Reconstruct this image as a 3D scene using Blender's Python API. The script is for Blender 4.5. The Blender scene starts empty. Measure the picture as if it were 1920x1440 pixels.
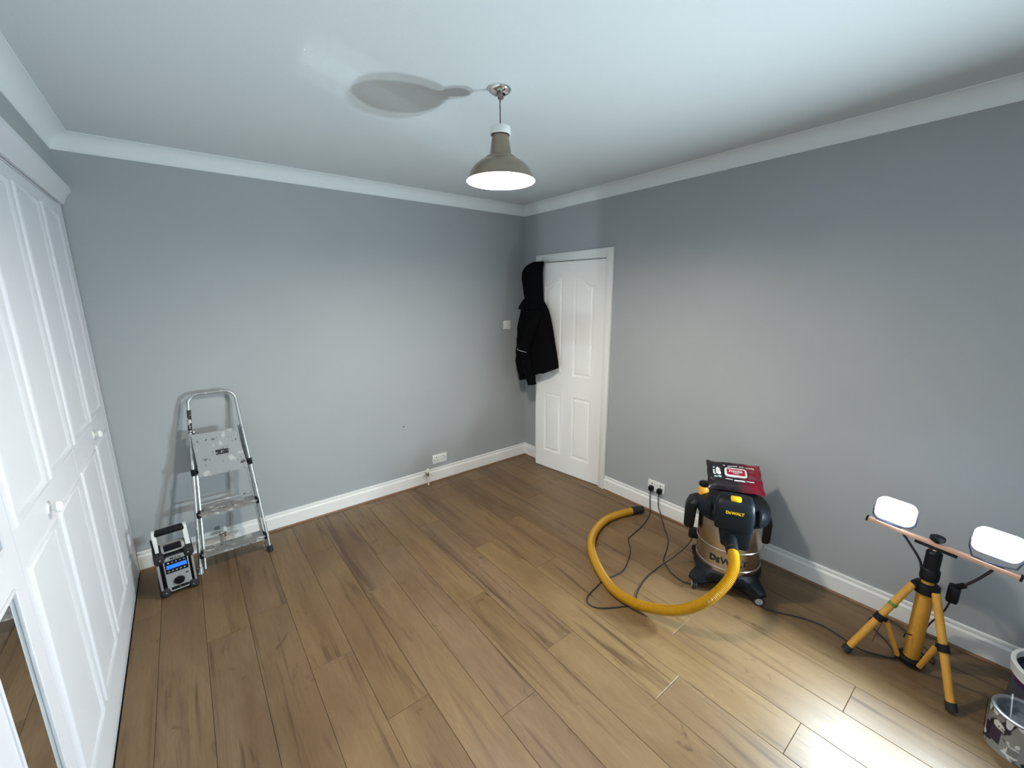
import bpy, bmesh, math, random
from mathutils import Vector, Matrix, noise
random.seed(7)
S = bpy.context.scene
C = S.collection
PI = math.pi
# ------------------------------------------------------------------ camera
W = 3.18; HC = 2.4407; HZ = 2.5211; YF = -4.35
yaw, pitch, roll = 0.6664, 0.2089, -0.0067
fw = Vector((math.sin(yaw)*math.cos(pitch), math.cos(yaw)*math.cos(pitch), -math.sin(pitch)))
rr = Vector((math.cos(yaw), -math.sin(yaw), 0)); uu = rr.cross(fw)
r2 = rr*math.cos(roll)+uu*math.sin(roll); u2 = -rr*math.sin(roll)+uu*math.cos(roll)
cam = bpy.data.cameras.new('camera'); co = bpy.data.objects.new('camera', cam); C.objects.link(co)
m = Matrix((r2, u2, -fw)).transposed().to_4x4(); m.translation = Vector((-2.7689, -3.3017, 1.6888))
co.matrix_world = m
cam.sensor_width = 36; cam.lens = 780.58/1920*36; cam.clip_start = .02
S.camera = co
# ------------------------------------------------------------------ world, view, sampling
w = bpy.data.worlds.new('world'); S.world = w; w.use_nodes = True
w.node_tree.nodes['Background'].inputs[0].default_value = (.02, .025, .035, 1)
w.node_tree.nodes['Background'].inputs[1].default_value = .3
S.view_settings.view_transform = 'Standard'; S.view_settings.look = 'None'
S.view_settings.exposure = 0.0; S.view_settings.gamma = 1; S.view_settings.use_curve_mapping = False
S.cycles.use_denoising = True; S.cycles.use_guiding = True; S.cycles.guiding_training_samples = 64
S.cycles.max_bounces = 7; S.cycles.diffuse_bounces = 4; S.cycles.glossy_bounces = 4
S.cycles.caustics_reflective = True; S.cycles.blur_glossy = 0.0
S.cycles.sample_clamp_indirect = 0.0; S.cycles.sample_clamp_direct = 0.0
S.cycles.use_adaptive_sampling = False
LED_W = 36.0; LED_COL = (.75, .93, 1.0); LED_VIS = 30
BULB_E = 960.0; BULB_COL = (1.0, .90, .78)
# ------------------------------------------------------------------ materials
def srgb(r, g, b):
    f = lambda c: (c/255/12.92 if c/255 <= .04045 else ((c/255+.055)/1.055)**2.4)
    return (f(r), f(g), f(b), 1)
MATS = {}
def mat(name, col, rough=.5, metal=0, emit=None, es=0, bump=0, bscale=300, coat=0, spec=.5, trans=0, var=0, vscale=6):
    if name in MATS: return MATS[name]
    m = bpy.data.materials.new(name); m.use_nodes = True; nt = m.node_tree; n = nt.nodes; b = n['Principled BSDF']
    b.inputs['Base Color'].default_value = col if len(col) == 4 else (*col, 1)
    b.inputs['Roughness'].default_value = rough; b.inputs['Metallic'].default_value = metal
    b.inputs['Specular IOR Level'].default_value = spec; b.inputs['Coat Weight'].default_value = coat
    b.inputs['Transmission Weight'].default_value = trans
    if emit: b.inputs['Emission Color'].default_value = (*emit[:3], 1); b.inputs['Emission Strength'].default_value = es
    tc = n.new('ShaderNodeTexCoord')
    if bump:
        t = n.new('ShaderNodeTexNoise'); t.inputs['Scale'].default_value = bscale; t.inputs['Detail'].default_value = 3
        nt.links.new(tc.outputs['Object'], t.inputs['Vector'])
        bp = n.new('ShaderNodeBump'); bp.inputs['Strength'].default_value = bump; bp.inputs['Distance'].default_value = .002
        nt.links.new(t.outputs['Fac'], bp.inputs['Height']); nt.links.new(bp.outputs['Normal'], b.inputs['Normal'])
    if var:
        t = n.new('ShaderNodeTexNoise'); t.inputs['Scale'].default_value = vscale; t.inputs['Detail'].default_value = 4
        nt.links.new(tc.outputs['Object'], t.inputs['Vector'])
        mr = n.new('ShaderNodeMapRange'); mr.inputs[1].default_value = .3; mr.inputs[2].default_value = .7
        mr.inputs[3].default_value = 1-var; mr.inputs[4].default_value = 1+var
        nt.links.new(t.outputs['Fac'], mr.inputs[0])
        mx = n.new('ShaderNodeMix'); mx.data_type = 'RGBA'; mx.blend_type = 'MULTIPLY'; mx.inputs[0].default_value = 1
        mx.inputs[6].default_value = b.inputs['Base Color'].default_value
        nt.links.new(mr.outputs[0], mx.inputs[7]); nt.links.new(mx.outputs[2], b.inputs['Base Color'])
    MATS[name] = m; return m
def speckled(name, base, spots, scale=40, thr=.62, soft=.03, rough=.4, metal=0, spotmetal=None, detail=5, seed=0, stretch=(1, 1, 1)):
    """base colour with irregular patches of paint, dirt or wear in other colours"""
    if name in MATS: return MATS[name]
    m = bpy.data.materials.new(name); m.use_nodes = True; nt = m.node_tree; n = nt.nodes; b = n['Principled BSDF']
    b.inputs['Roughness'].default_value = rough
    tc = n.new('ShaderNodeTexCoord'); col = None; met = None
    for k, (c, th, sc, mt) in enumerate(spots):
        mp = n.new('ShaderNodeMapping'); mp.inputs['Location'].default_value = (seed+k*7.3, k*3.1, seed*1.7); mp.inputs['Scale'].default_value = stretch
        nt.links.new(tc.outputs['Object'], mp.inputs[0])
        t = n.new('ShaderNodeTexNoise'); t.inputs['Scale'].default_value = sc; t.inputs['Detail'].default_value = detail
        nt.links.new(mp.outputs[0], t.inputs['Vector'])
        r = n.new('ShaderNodeMapRange'); r.inputs[1].default_value = th; r.inputs[2].default_value = th+soft
        nt.links.new(t.outputs['Fac'], r.inputs[0])
        x = n.new('ShaderNodeMix'); x.data_type = 'RGBA'; x.inputs[6].default_value = base
        if col: nt.links.new(col, x.inputs[6])
        x.inputs[7].default_value = c; nt.links.new(r.outputs[0], x.inputs[0]); col = x.outputs[2]
        y = n.new('ShaderNodeMix'); y.data_type = 'FLOAT'; y.inputs[2].default_value = metal
        if met: nt.links.new(met, y.inputs[2])
        y.inputs[3].default_value = mt; nt.links.new(r.outputs[0], y.inputs[0]); met = y.outputs[0]
    nt.links.new(col, b.inputs['Base Color']); nt.links.new(met, b.inputs['Metallic'])
    MATS[name] = m; return m
M_wall = mat('grey_wall_paint', (.385, .405, .42), .75, bump=.25, bscale=260, var=.02, vscale=2)
M_ceil = mat('white_ceiling_paint', (.64, .68, .695), .9, bump=.3, bscale=220)
M_cove = mat('white_coving_paint', (.80, .84, .85), .7, bump=.1, bscale=150)
M_trim = mat('white_gloss_paint', (.85, .85, .84), .3, bump=.05, bscale=80)
M_door = mat('white_door_paint', (.87, .86, .84), .38, bump=.12, bscale=400)
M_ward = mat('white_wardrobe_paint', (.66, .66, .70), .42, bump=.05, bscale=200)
M_mirror = mat('mirror_glass', (.92, .94, .93), .0, 1)
M_bead = mat('brown_floor_beading', srgb(128, 92, 66), .5, var=.15, vscale=30)
M_dark = mat('dark_gap', (.02, .02, .02), .9)
M_black = mat('black_plastic', (.005, .006, .008), .42, spec=.25, bump=.1, bscale=500)
M_blue_black = mat('charcoal_plastic', (.005, .008, .012), .45, spec=.22, bump=.1, bscale=500)
M_rubber = mat('black_rubber', (.015, .015, .016), .7)
M_cable = mat('black_cable', (.02, .018, .022), .5)
M_yellow = mat('yellow_tripod_paint', srgb(205, 150, 58), .45, var=.08, vscale=25)
M_bar = mat('glare_paled_bar', srgb(212, 166, 136), .45)  # lamp glare painted in: bar colour paled towards peach
M_vyel = mat('bright_yellow_plastic', srgb(240, 196, 20), .4)
M_hose = mat('yellow_hose', srgb(182, 134, 6), .36, spec=.5)
M_chrome = mat('chrome', (.8, .8, .8), .12, 1)
M_steel = mat('stainless_steel', (.50, .46, .42), .22, 1, var=.12, vscale=9)
M_white = mat('white_plastic', (.82, .83, .81), .35)
M_cloth = mat('black_jacket_cloth', (.0025, .0025, .003), .9, bump=.4, bscale=700, spec=.08)
M_pendant = mat('taupe_metal_shade', srgb(150, 138, 122), .32, .75)
M_shade_in = mat('white_shade_enamel', (.88, .88, .86), .5)
M_bulb = mat('glowing_bulb', (1, 1, 1), .5, emit=BULB_COL, es=BULB_E)
M_led = mat('glowing_led_panel', (1, 1, 1), .5, emit=(.93, .98, 1), es=LED_VIS)
M_glow_rim = mat('added_glow_rim', (.9, .9, .9), .5, emit=(.50, .68, 1), es=14.0)  # added glow for the head rims, gives the wall behind a bluish light
def floor_mat():
    m = bpy.data.materials.new('oak_plank'); m.use_nodes = True; nt = m.node_tree; n = nt.nodes; L = nt.links; b = n['Principled BSDF']
    tc = n.new('ShaderNodeTexCoord'); oi = n.new('ShaderNodeObjectInfo')
    cx = n.new('ShaderNodeCombineXYZ'); mm = n.new('ShaderNodeMath'); mm.operation = 'MULTIPLY'; mm.inputs[1].default_value = 40
    L.new(oi.outputs['Random'], mm.inputs[0])
    for i in range(3): L.new(mm.outputs[0], cx.inputs[i])
    ad = n.new('ShaderNodeVectorMath'); ad.operation = 'ADD'; L.new(tc.outputs['Object'], ad.inputs[0]); L.new(cx.outputs[0], ad.inputs[1])
    def nz(sc, st, det=4, dist=0, rough=.55):
        mp = n.new('ShaderNodeMapping'); mp.inputs['Scale'].default_value = st; L.new(ad.outputs[0], mp.inputs[0])
        t = n.new('ShaderNodeTexNoise'); t.inputs['Scale'].default_value = sc; t.inputs['Detail'].default_value = det
        t.inputs['Distortion'].default_value = dist; t.inputs['Roughness'].default_value = rough
        L.new(mp.outputs[0], t.inputs['Vector']); return t.outputs['Fac']
    def rng(v, a, c, o0, o1):
        r = n.new('ShaderNodeMapRange'); r.inputs[1].default_value = a; r.inputs[2].default_value = c
        r.inputs[3].default_value = o0; r.inputs[4].default_value = o1; L.new(v, r.inputs[0]); return r.outputs[0]
    def mix(f, a, c, mode='MIX'):
        x = n.new('ShaderNodeMix'); x.data_type = 'RGBA'; x.blend_type = mode
        for k, v in ((0, f), (6, a), (7, c)):
            if isinstance(v, (tuple, float, int)): x.inputs[k].default_value = v
            else: L.new(v, x.inputs[k])
        return x.outputs[2]
    A = (.225, .145, .074, 1); B = (.152, .090, .042, 1); D = (.066, .035, .016, 1)
    broad = rng(nz(2.2, (2.6, .55, 1), 3, .6), .35, .68, 0, 1)
    grain = rng(nz(16, (5.5, .5, 1), 5, .4), .3, .7, 0, 1)
    fine = rng(nz(90, (6, .25, 1), 3), .3, .7, .88, 1.08)
    streak = rng(nz(3.0, (4.8, .26, 1), 4, 1.3, .6), .55, .70, 0, .8)
    knots = rng(nz(6.0, (1.3, .8, 1), 3, 2.0), .67, .78, 0, .8)
    c1 = mix(broad, A, B); c2 = mix(rng(grain, 0, 1, 0, .38), c1, B); c3 = mix(streak, c2, D); c4 = mix(knots, c3, D)
    pl = rng(oi.outputs['Random'], 0, 1, .95, 1.06)
    cc = n.new('ShaderNodeCombineColor'); L.new(pl, cc.inputs[0]); L.new(pl, cc.inputs[1]); L.new(rng(oi.outputs['Random'], 0, 1, 1.04, .98), cc.inputs[2])
    c5 = mix(1.0, c4, cc.outputs[0], 'MULTIPLY')
    c6 = mix(1.0, c5, fine, 'MULTIPLY'); L.new(c6, b.inputs['Base Color'])
    L.new(rng(grain, 0, 1, .36, .46), b.inputs['Roughness']); b.inputs['Specular IOR Level'].default_value = .45
    bp = n.new('ShaderNodeBump'); bp.inputs['Strength'].default_value = .12; bp.inputs['Distance'].default_value = .001
    L.new(grain, bp.inputs['Height']); L.new(bp.outputs[0], b.inputs['Normal'])
    return m
M_oak = floor_mat()
# ------------------------------------------------------------------ mesh helpers
def V(*a): return Vector(a)
class MB:
    def __init__(s): s.v = []; s.f = []; s.mi = []; s.fl = []
    def add(s, vs, fs, k=0, flat=False):
        o = len(s.v); s.v += [tuple(v) for v in vs]; s.f += [tuple(i+o for i in f) for f in fs]; s.mi += [k]*len(fs); s.fl += [flat]*len(fs); return s
    def bm(s, b, M=None, k=0, flat=False):
        b.verts.ensure_lookup_table(); vs = [(M @ v.co if M else v.co.copy()) for v in b.verts]
        b.verts.index_update(); s.add(vs, [[v.index for v in f.verts] for f in b.faces], k, flat); b.free(); return s
    def box(s, lo, hi, bev=0, M=None, k=0, seg=2):
        b = bmesh.new(); bmesh.ops.create_cube(b, size=1)
        lo = Vector(lo); hi = Vector(hi); c = (lo+hi)/2; d = hi-lo
        for v in b.verts: v.co = Vector((v.co.x*d.x, v.co.y*d.y, v.co.z*d.z))+c
        if bev: bmesh.ops.bevel(b, geom=b.edges[:], offset=min(bev, min(d)*.49), segments=seg, profile=.5, affect='EDGES')
        return s.bm(b, M, k, flat=True)
    def tube(s, pts, r, n=12, cap=True, k=0, ref=None, flatten=1.0):
        pts = [Vector(p) for p in pts]; N = len(pts); rs = r if isinstance(r, (list, tuple)) else [r]*N
        T = [(pts[min(i+1, N-1)]-pts[max(i-1, 0)]).normalized() for i in range(N)]
        up = Vector(ref) if ref else (Vector((0, 0, 1)) if abs(T[0].z) < .9 else Vector((1, 0, 0)))
        nrm = (up-T[0]*up.dot(T[0])).normalized(); vs = []; fs = []
        for i in range(N):
            nrm = (nrm-T[i]*nrm.dot(T[i])).normalized(); bn = T[i].cross(nrm)
            for j in range(n):
                a = 2*PI*j/n; vs.append(pts[i]+(nrm*math.cos(a)*flatten+bn*math.sin(a))*rs[i])
        for i in range(N-1):
            for j in range(n): fs.append((i*n+j, i*n+(j+1) % n, (i+1)*n+(j+1) % n, (i+1)*n+j))
        if cap: fs.append(tuple(range(n))[::-1]); fs.append(tuple(range((N-1)*n, N*n)))
        return s.add(vs, fs, k)
    def lathe(s, prof, n=32, c=(0, 0, 0), k=0, sx=1, sy=1, M=None, a0=0, a1=2*PI):
        full = abs(a1-a0-2*PI) < 1e-6; cnt = n if full else n+1; vs = []; fs = []
        for (r, z) in prof:
            for j in range(cnt):
                a = a0+(a1-a0)*j/n; p = Vector((c[0]+r*math.cos(a)*sx, c[1]+r*math.sin(a)*sy, c[2]+z)); vs.append(M @ p if M else p)
        for i in range(len(prof)-1):
            for j in range(n):
                j2 = (j+1) % cnt; fs.append((i*cnt+j, i*cnt+j2, (i+1)*cnt+j2, (i+1)*cnt+j))
        return s.add(vs, fs, k)
    def loft(s, rings, cap=True, k=0):
        n = len(rings[0]); vs = [p for r in rings for p in r]; fs = []
        for i in range(len(rings)-1):
            for j in range(n): fs.append((i*n+j, i*n+(j+1) % n, (i+1)*n+(j+1) % n, (i+1)*n+j))
        if cap: fs.append(tuple(range(n))[::-1]); fs.append(tuple(range(len(vs)-n, len(vs))))
        return s.add(vs, fs, k)
    def prism(s, poly, d, flat=True, k=0):
        """polygon (list of 3D points) pushed along vector d"""
        n = len(poly); d = Vector(d); vs = [Vector(p) for p in poly]+[Vector(p)+d for p in poly]
        fs = [tuple(range(n)), tuple(range(n, 2*n))[::-1]]+[(i, i+n, (i+1) % n+n, (i+1) % n) for i in range(n)]
        return s.add(vs, fs, k, flat)
    def build(s, name, mats, parent=None, smooth=True, ang=40, world=False, **pr):
        me = bpy.data.meshes.new(name); me.from_pydata(s.v, [], s.f)
        b = bmesh.new(); b.from_mesh(me); bmesh.ops.recalc_face_normals(b, faces=b.faces); b.to_mesh(me); b.free()
        for m in (mats if isinstance(mats, (list, tuple)) else [mats]): me.materials.append(m)
        me.polygons.foreach_set('material_index', s.mi)
        if smooth:
            me.polygons.foreach_set('use_smooth', [True]*len(me.polygons))
            me.set_sharp_from_angle(angle=math.radians(ang))
        return link(name, me, parent, world, **pr)
def wm(o): return (wm(o.parent) @ o.matrix_parent_inverse @ o.matrix_basis) if o.parent else o.matrix_basis.copy()
def link(name, me, parent=None, world=False, **pr):
    o = bpy.data.objects.new(name, me); C.objects.link(o)
    if parent:
        o.parent = parent
        if world:
            o.matrix_parent_inverse = wm(parent).inverted()
    for k, v in pr.items(): o[k] = v
    return o
def thing(name, label, cat, loc, rz=0, group=None):
    o = bpy.data.objects.new(name, None); C.objects.link(o); o.empty_display_size = .1
    o.location = loc; o.rotation_euler = (0, 0, rz); o['label'] = label; o['category'] = cat; o['kind'] = 'thing'
    if group: o['group'] = group
    o.matrix_basis = Matrix.Translation(loc) @ Matrix.Rotation(rz, 4, 'Z')
    return o
def struct(name, mb, m, parent=None, **k):
    o = mb.build(name, m, parent, **k)
    if parent is None: o['kind'] = 'structure'
    return o
def bez(p0, p1, p2, p3, n=12):
    out = []
    for i in range(n+1):
        t = i/n; out.append((1-t)**3*Vector(p0)+3*(1-t)**2*t*Vector(p1)+3*(1-t)*t*t*Vector(p2)+t**3*Vector(p3))
    return out
def spline(pts, n=8):
    pts = [Vector(p) for p in pts]; P = [2*pts[0]-pts[1]]+pts+[2*pts[-1]-pts[-2]]; out = []
    for i in range(1, len(P)-2):
        a, b, c, d = P[i-1:i+3]
        for j in range(n):
            t = j/n; out.append(.5*((2*b)+(c-a)*t+(2*a-5*b+4*c-d)*t*t+(-a+3*b-3*c+d)*t**3))
    out.append(pts[-1]); return out
def resample(pts, step):
    L = [0]
    for i in range(1, len(pts)): L.append(L[-1]+(pts[i]-pts[i-1]).length)
    n = max(2, int(L[-1]/step)); out = []; k = 0
    for i in range(n+1):
        s = L[-1]*i/n
        while k < len(pts)-2 and L[k+1] < s: k += 1
        t = (s-L[k])/max(1e-9, L[k+1]-L[k]); out.append(pts[k].lerp(pts[k+1], min(1, t)))
    return out
def text_bm(txt, size, ext=.001, bold=.0, align='CENTER', spacing=1.0):
    cu = bpy.data.curves.new('t', 'FONT'); cu.body = txt; cu.size = size; cu.extrude = ext; cu.offset = bold; cu.align_x = align
    cu.align_y = 'CENTER'; cu.resolution_u = 3; cu.space_character = spacing
    o = bpy.data.objects.new('t', cu); me = o.to_mesh(); b = bmesh.new(); b.from_mesh(me); o.to_mesh_clear()
    bpy.data.objects.remove(o); bpy.data.curves.remove(cu); return b
def frame_M(origin, x, y):
    x = Vector(x).normalized(); y = Vector(y); y = (y-x*y.dot(x)).normalized(); z = x.cross(y)
    M = Matrix((x, y, z)).transposed().to_4x4(); M.translation = Vector(origin); return M
def rrect(w, h, r, n=5):
    out = []
    for (cx, cy, a0) in ((w/2-r, h/2-r, 0), (-w/2+r, h/2-r, PI/2), (-w/2+r, -h/2+r, PI), (w/2-r, -h/2+r, 1.5*PI)):
        for i in range(n+1): a = a0+PI/2*i/n; out.append((cx+r*math.cos(a), cy+r*math.sin(a)))
    return out
# ------------------------------------------------------------------ room shell
T = .12
struct('floor', MB().box((-W-.6, YF, -.1), (0, 0, -.009)), M_dark, smooth=False); FL = bpy.data.objects['floor']
struct('ceiling', MB().box((-W-.7, YF-T, HZ), (T, T, HZ+.1)), M_ceil, smooth=False)
struct('wall_back', MB().box((-W-.7, 0, -.1), (T, T, HZ)), M_wall, smooth=False)
DY0, DY1 = -.266, -1.040            # door opening
wr = MB(); wr.box((0, DY0, -.1), (T, 0, HZ)); wr.box((0, YF-T, -.1), (T, DY1, HZ)); wr.box((0, DY1, 1.992), (T, DY0, HZ))
struct('wall_right', wr, M_wall, smooth=False)
wl = MB(); wl.box((-W-.72, YF, -.1), (-W-.6, 0, HZ)); wl.box((-W-.6, YF, 2.235), (-W, 0, HZ))
struct('wall_left', wl, M_wall, smooth=False)
struct('wall_front', MB().box((-W-.7, YF-T, -.1), (T, YF, HZ)), M_wall, smooth=False)
# coving: a concave run along each wall with mitred corners
cov = [(0, HC), (.004, HC), (.007, HC+.005)]+[(.080-.073*math.cos(a), HC+.005+.071*math.sin(a)) for a in [i*PI/2/8 for i in range(1, 8)]]+[(.080, HZ-.004), (.084, HZ-.004), (.084, HZ), (0, HZ)]
def run(prof, kind, a, b, x0m=1, x1m=1, thick=1):
    """kind: back/right/left/front; a,b the ends along the wall; mitre each end by the offset"""
    r0 = []; r1 = []
    for o, z in prof:
        if kind == 'back': r0.append((a+o*x0m, -o, z)); r1.append((b-o*x1m, -o, z))
        if kind == 'right': r0.append((-o, a-o*x0m, z)); r1.append((-o, b+o*x1m, z))
        if kind == 'left': r0.append((-W+o, a-o*x0m, z)); r1.append((-W+o, b+o*x1m, z))
        if kind == 'front': r0.append((a+o*x0m, YF+o, z)); r1.append((b-o*x1m, YF+o, z))
    return MB().loft([r0, r1])
struct('trim_1', run(cov, 'back', -W, 0), M_cove, ang=30)
struct('trim_2', run(cov, 'right', 0, YF), M_cove, ang=30)
struct('trim_3', run(cov, 'left', 0, YF), M_cove, ang=30)
struct('trim_4', run(cov, 'front', -W, 0), M_cove, ang=30)
sk = [(0, .1257), (.005, .1257), (.010, .123), (.0115, .116), (.010, .109), (.0065, .107), (.0065, .103), (.014, .100), (.018, .094), (.018, .088), (.018, .001), (0, .001)]
struct('baseboard_back', run(sk, 'back', -W, 0, 0, 1), M_trim, ang=25)
struct('baseboard_right', run(sk, 'right', 0, -.196, 1, 0), M_trim, ang=25)
struct('baseboard_right', run(sk, 'right', -1.110, YF, 0, 1), M_trim, ang=25)
struct('baseboard_front', run(sk, 'front', -W, 0), M_trim, ang=25)
bd = [(.018, .001), (.018, .011), (.022, .0105), (.026, .008), (.029, .001)]
struct('trim_5', run(bd, 'back', -W, 0, 0, 1), M_bead)
struct('trim_6', run(bd, 'right', 0, -.196, 1, 0), M_bead)
struct('trim_7', run(bd, 'right', -1.110, YF, 0, 1), M_bead)
# floor planks, each its own piece, running towards the back wall
PW = .1855; XK = -2.695
ends = {-2.51: -1.46, -2.324: -.5, -2.139: -1.11, -1.768: -1.525, -1.397: -1.13, -1.026: -2.383, -1.211: -2.95, -1.953: -.78, -1.582: -2.05, -2.695: -.9}
k0 = math.floor((-W-XK)/PW); k = k0; PL = 1.40
while XK+k*PW < -.001:
    xa = max(XK+k*PW, -W); xb = min(XK+(k+1)*PW, 0); key = min(ends, key=lambda e: abs(e-(XK+k*PW)))
    e = ends[key] if abs(key-(XK+k*PW)) < .02 else -random.uniform(.15, 1.4)
    y = e
    while y < -1e-6: y += PL
    cuts = [0]; y -= PL
    while y > YF: cuts.append(y); y -= PL
    cuts.append(YF)
    for a, b in zip(cuts, cuts[1:]):
        g = .0008; cx, cy = (xa+xb)/2, (a+b)/2; hx, hy = (xb-xa)/2-g, (a-b)/2-g
        if hx < .004 or hy < .004: continue
        c = .0012; vs = [(-hx, -hy, -.008), (hx, -hy, -.008), (hx, hy, -.008), (-hx, hy, -.008), (-hx, -hy, -c*.6), (hx, -hy, -c*.6), (hx, hy, -c*.6), (-hx, hy, -c*.6),
                         (-hx+c, -hy+c, 0), (hx-c, -hy+c, 0), (hx-c, hy-c, 0), (-hx+c, hy-c, 0)]
        fs = [(0, 3, 2, 1), (8, 9, 10, 11)]+[(i, (i+1) % 4, (i+1) % 4+4, i+4) for i in range(4)]+[(i+4, (i+1) % 4+4, (i+1) % 4+8, i+8) for i in range(4)]
        o = MB().add(vs, fs).build('plank', M_oak, FL, smooth=False); o.location = (cx, cy, 0)
    k += 1
# ------------------------------------------------------------------ door and casing
cas = MB(); cd = .018
def casing_piece(y0, y1, z0, z1): cas.box((-cd, y0, z0), (.0, y1, z1), .004)
casing_piece(-.266, -.196, 0, 2.06); casing_piece(-1.110, -1.040, 0, 2.06); cas.box((-cd, -1.04, 1.990), (0, -.266, 2.06), .004)
cas.box((-cd-.005, -.208, 0), (-cd+.001, -.196, 2.06), .002); cas.box((-cd-.005, -1.110, 0), (-cd+.001, -1.098, 2.06), .002); cas.box((-cd-.005, -1.10, 2.048), (-cd+.001, -.206, 2.06), .002)
dr = struct('door_1', cas, M_trim)
lin = MB(); lin.box((0, -.278, 0), (T, -.266, 1.992)); lin.box((0, -1.04, 0), (T, -1.0375, 1.992)); lin.box((0, -1.04, 1.985), (T, -.266, 1.992)); lin.box((.045, -1.04, 0), (.06, -.27, 1.99))
lin.build('lining', M_trim, dr, smooth=False)
# leaf: front face in plane through A->B, d = along the leaf from the hinge
A = V(-.004, -1.034, .006); B = V(-.094, -.285, .006); dv = (B-A).normalized(); nv = V(-dv.y, dv.x, 0); nv = -nv if nv.x > 0 else nv   # nv into the room
LW = (B-A).length; LH = 1.972
def DP(d, z, o=0): return A+dv*d+V(0, 0, z)+nv*o
def arch(pw, zl, zh, side):      # outline of a top panel in (d,z), arched towards the middle of the door
    return zl, zh
panels = []
def rect_outline(d0, d1, z0, z1): return [(d0, z0), (d1, z0), (d1, z1), (d0, z1)]
def arch_outline(d0, d1, z0, zlow, zhigh, rising):
    pts = [(d0, z0), (d1, z0)]; N = 14; top = []
    for i in range(N+1):
        t = i/N; s = (1-math.cos(PI*min(1, max(0, t*1.25-.12))))/2; top.append((d0+(d1-d0)*t, zlow+(zhigh-zlow)*s))
    if not rising: top = [(d0+d1-x, z) for x, z in top][::-1]
    return pts+top[::-1]
pspec = [(.110, .318, .178, .765, None, 0), (.440, .648, .178, .765, None, 0), (.110, .318, .965, 1.765, 1.845, True), (.440, .648, .965, 1.765, 1.845, False)]
def pin(sp, a):
    d0, d1, z0, zl, zh, r_ = sp
    return rect_outline(d0+a, d1-a, z0+a, zl-a) if zh is None else arch_outline(d0+a, d1-a, z0+a, zl-a, zh-a, r_)
panels = [rect_outline(.110, .318, .178, .765), rect_outline(.440, .648, .178, .765), arch_outline(.110, .318, .965, 1.765, 1.845, True), arch_outline(.440, .648, .965, 1.765, 1.845, False)]
# leaf face with real openings filled by moulded panel recesses
lf = MB()
def face(poly): lf.add([DP(x, z, 0) for x, z in poly], [tuple(range(len(poly)))])
for d0, d1 in ((0, .110), (.318, .440), (.648, LW)): face([(d0, 0), (d1, 0), (d1, LH), (d0, LH)])
for d0, d1, top_ in ((.110, .318, panels[2][2:]), (.440, .648, panels[3][2:])):
    face([(d0, 0), (d1, 0), (d1, .178), (d0, .178)]); face([(d0, .765), (d1, .765), (d1, .965), (d0, .965)])
    tp = sorted(top_)
    for q in range(len(tp)-1): face([tp[q], tp[q+1], (tp[q+1][0], LH), (tp[q][0], LH)])
for sp in pspec:
    p = pin(sp, 0); rings = [(0, 0), (.006, -.006), (.014, -.008), (.020, -.008), (.032, -.002), (.040, -.0015)]
    prev = None
    loops = [[DP(x, z, o) for x, z in pin(sp, a)] for a, o in rings]
    n = len(p); vs = [q for l in loops for q in l]; fs = []
    for i in range(len(loops)-1):
        for j in range(n): fs.append((i*n+j, i*n+(j+1) % n, (i+1)*n+(j+1) % n, (i+1)*n+j))
    lf.add(vs, fs); last_ = rings[-1]; q_ = sorted(pin(sp, last_[0])[2:]); zb = sp[2]+last_[0]
    for i in range(len(q_)-1): lf.add([DP(q_[i][0], zb, last_[1]), DP(q_[i+1][0], zb, last_[1]), DP(q_[i+1][0], q_[i+1][1], last_[1]), DP(q_[i][0], q_[i][1], last_[1])], [(0, 1, 2, 3)])
TH = .035
lf.add([DP(0, 0), DP(LW, 0), DP(LW, LH), DP(0, LH), DP(0, 0, -TH), DP(LW, 0, -TH), DP(LW, LH, -TH), DP(0, LH, -TH)], [(0, 1, 5, 4), (1, 2, 6, 5), (2, 3, 7, 6), (3, 0, 4, 7), (4, 5, 6, 7)])
leaf = lf.build('leaf', M_door, dr, ang=20)
for z in (.21, 1.75):
    h = MB()
    for q in range(5): h.tube([(-.006, -1.0375, z-.05+q*.02), (-.006, -1.0375, z-.05+q*.02+.018)], .0045, 10)
    h.box((-.003, -1.046, z-.05), (.0, -1.030, z+.05)); h.build('hinge', mat('steel_hinge', (.45, .42, .4), .4, .9), dr)
# ------------------------------------------------------------------ built-in wardrobe
WX = -W-.0008
wd = thing('wardrobe', 'white built-in wardrobe along the left wall with raised panel doors and a narrow mirror', 'wardrobe', (-W-.3, -2.2, 0))
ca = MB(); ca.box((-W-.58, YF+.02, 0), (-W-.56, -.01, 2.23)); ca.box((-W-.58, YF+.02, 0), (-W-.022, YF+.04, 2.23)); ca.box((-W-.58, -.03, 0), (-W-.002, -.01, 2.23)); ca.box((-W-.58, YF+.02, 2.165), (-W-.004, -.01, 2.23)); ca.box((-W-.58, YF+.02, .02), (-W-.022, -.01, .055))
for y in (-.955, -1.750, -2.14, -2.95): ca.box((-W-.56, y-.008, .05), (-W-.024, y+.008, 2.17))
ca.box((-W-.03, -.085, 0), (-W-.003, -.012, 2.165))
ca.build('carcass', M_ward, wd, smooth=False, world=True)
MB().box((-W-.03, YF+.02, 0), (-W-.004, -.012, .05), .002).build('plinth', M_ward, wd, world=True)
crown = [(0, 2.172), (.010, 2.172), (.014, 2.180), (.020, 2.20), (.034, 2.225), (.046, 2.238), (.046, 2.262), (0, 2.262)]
MB().loft([[(-W+o, -.002, z) for o, z in crown], [(-W+o, YF+.02, z) for o, z in crown]]).build('crown_moulding', M_ward, wd, ang=30, world=True)
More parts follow.
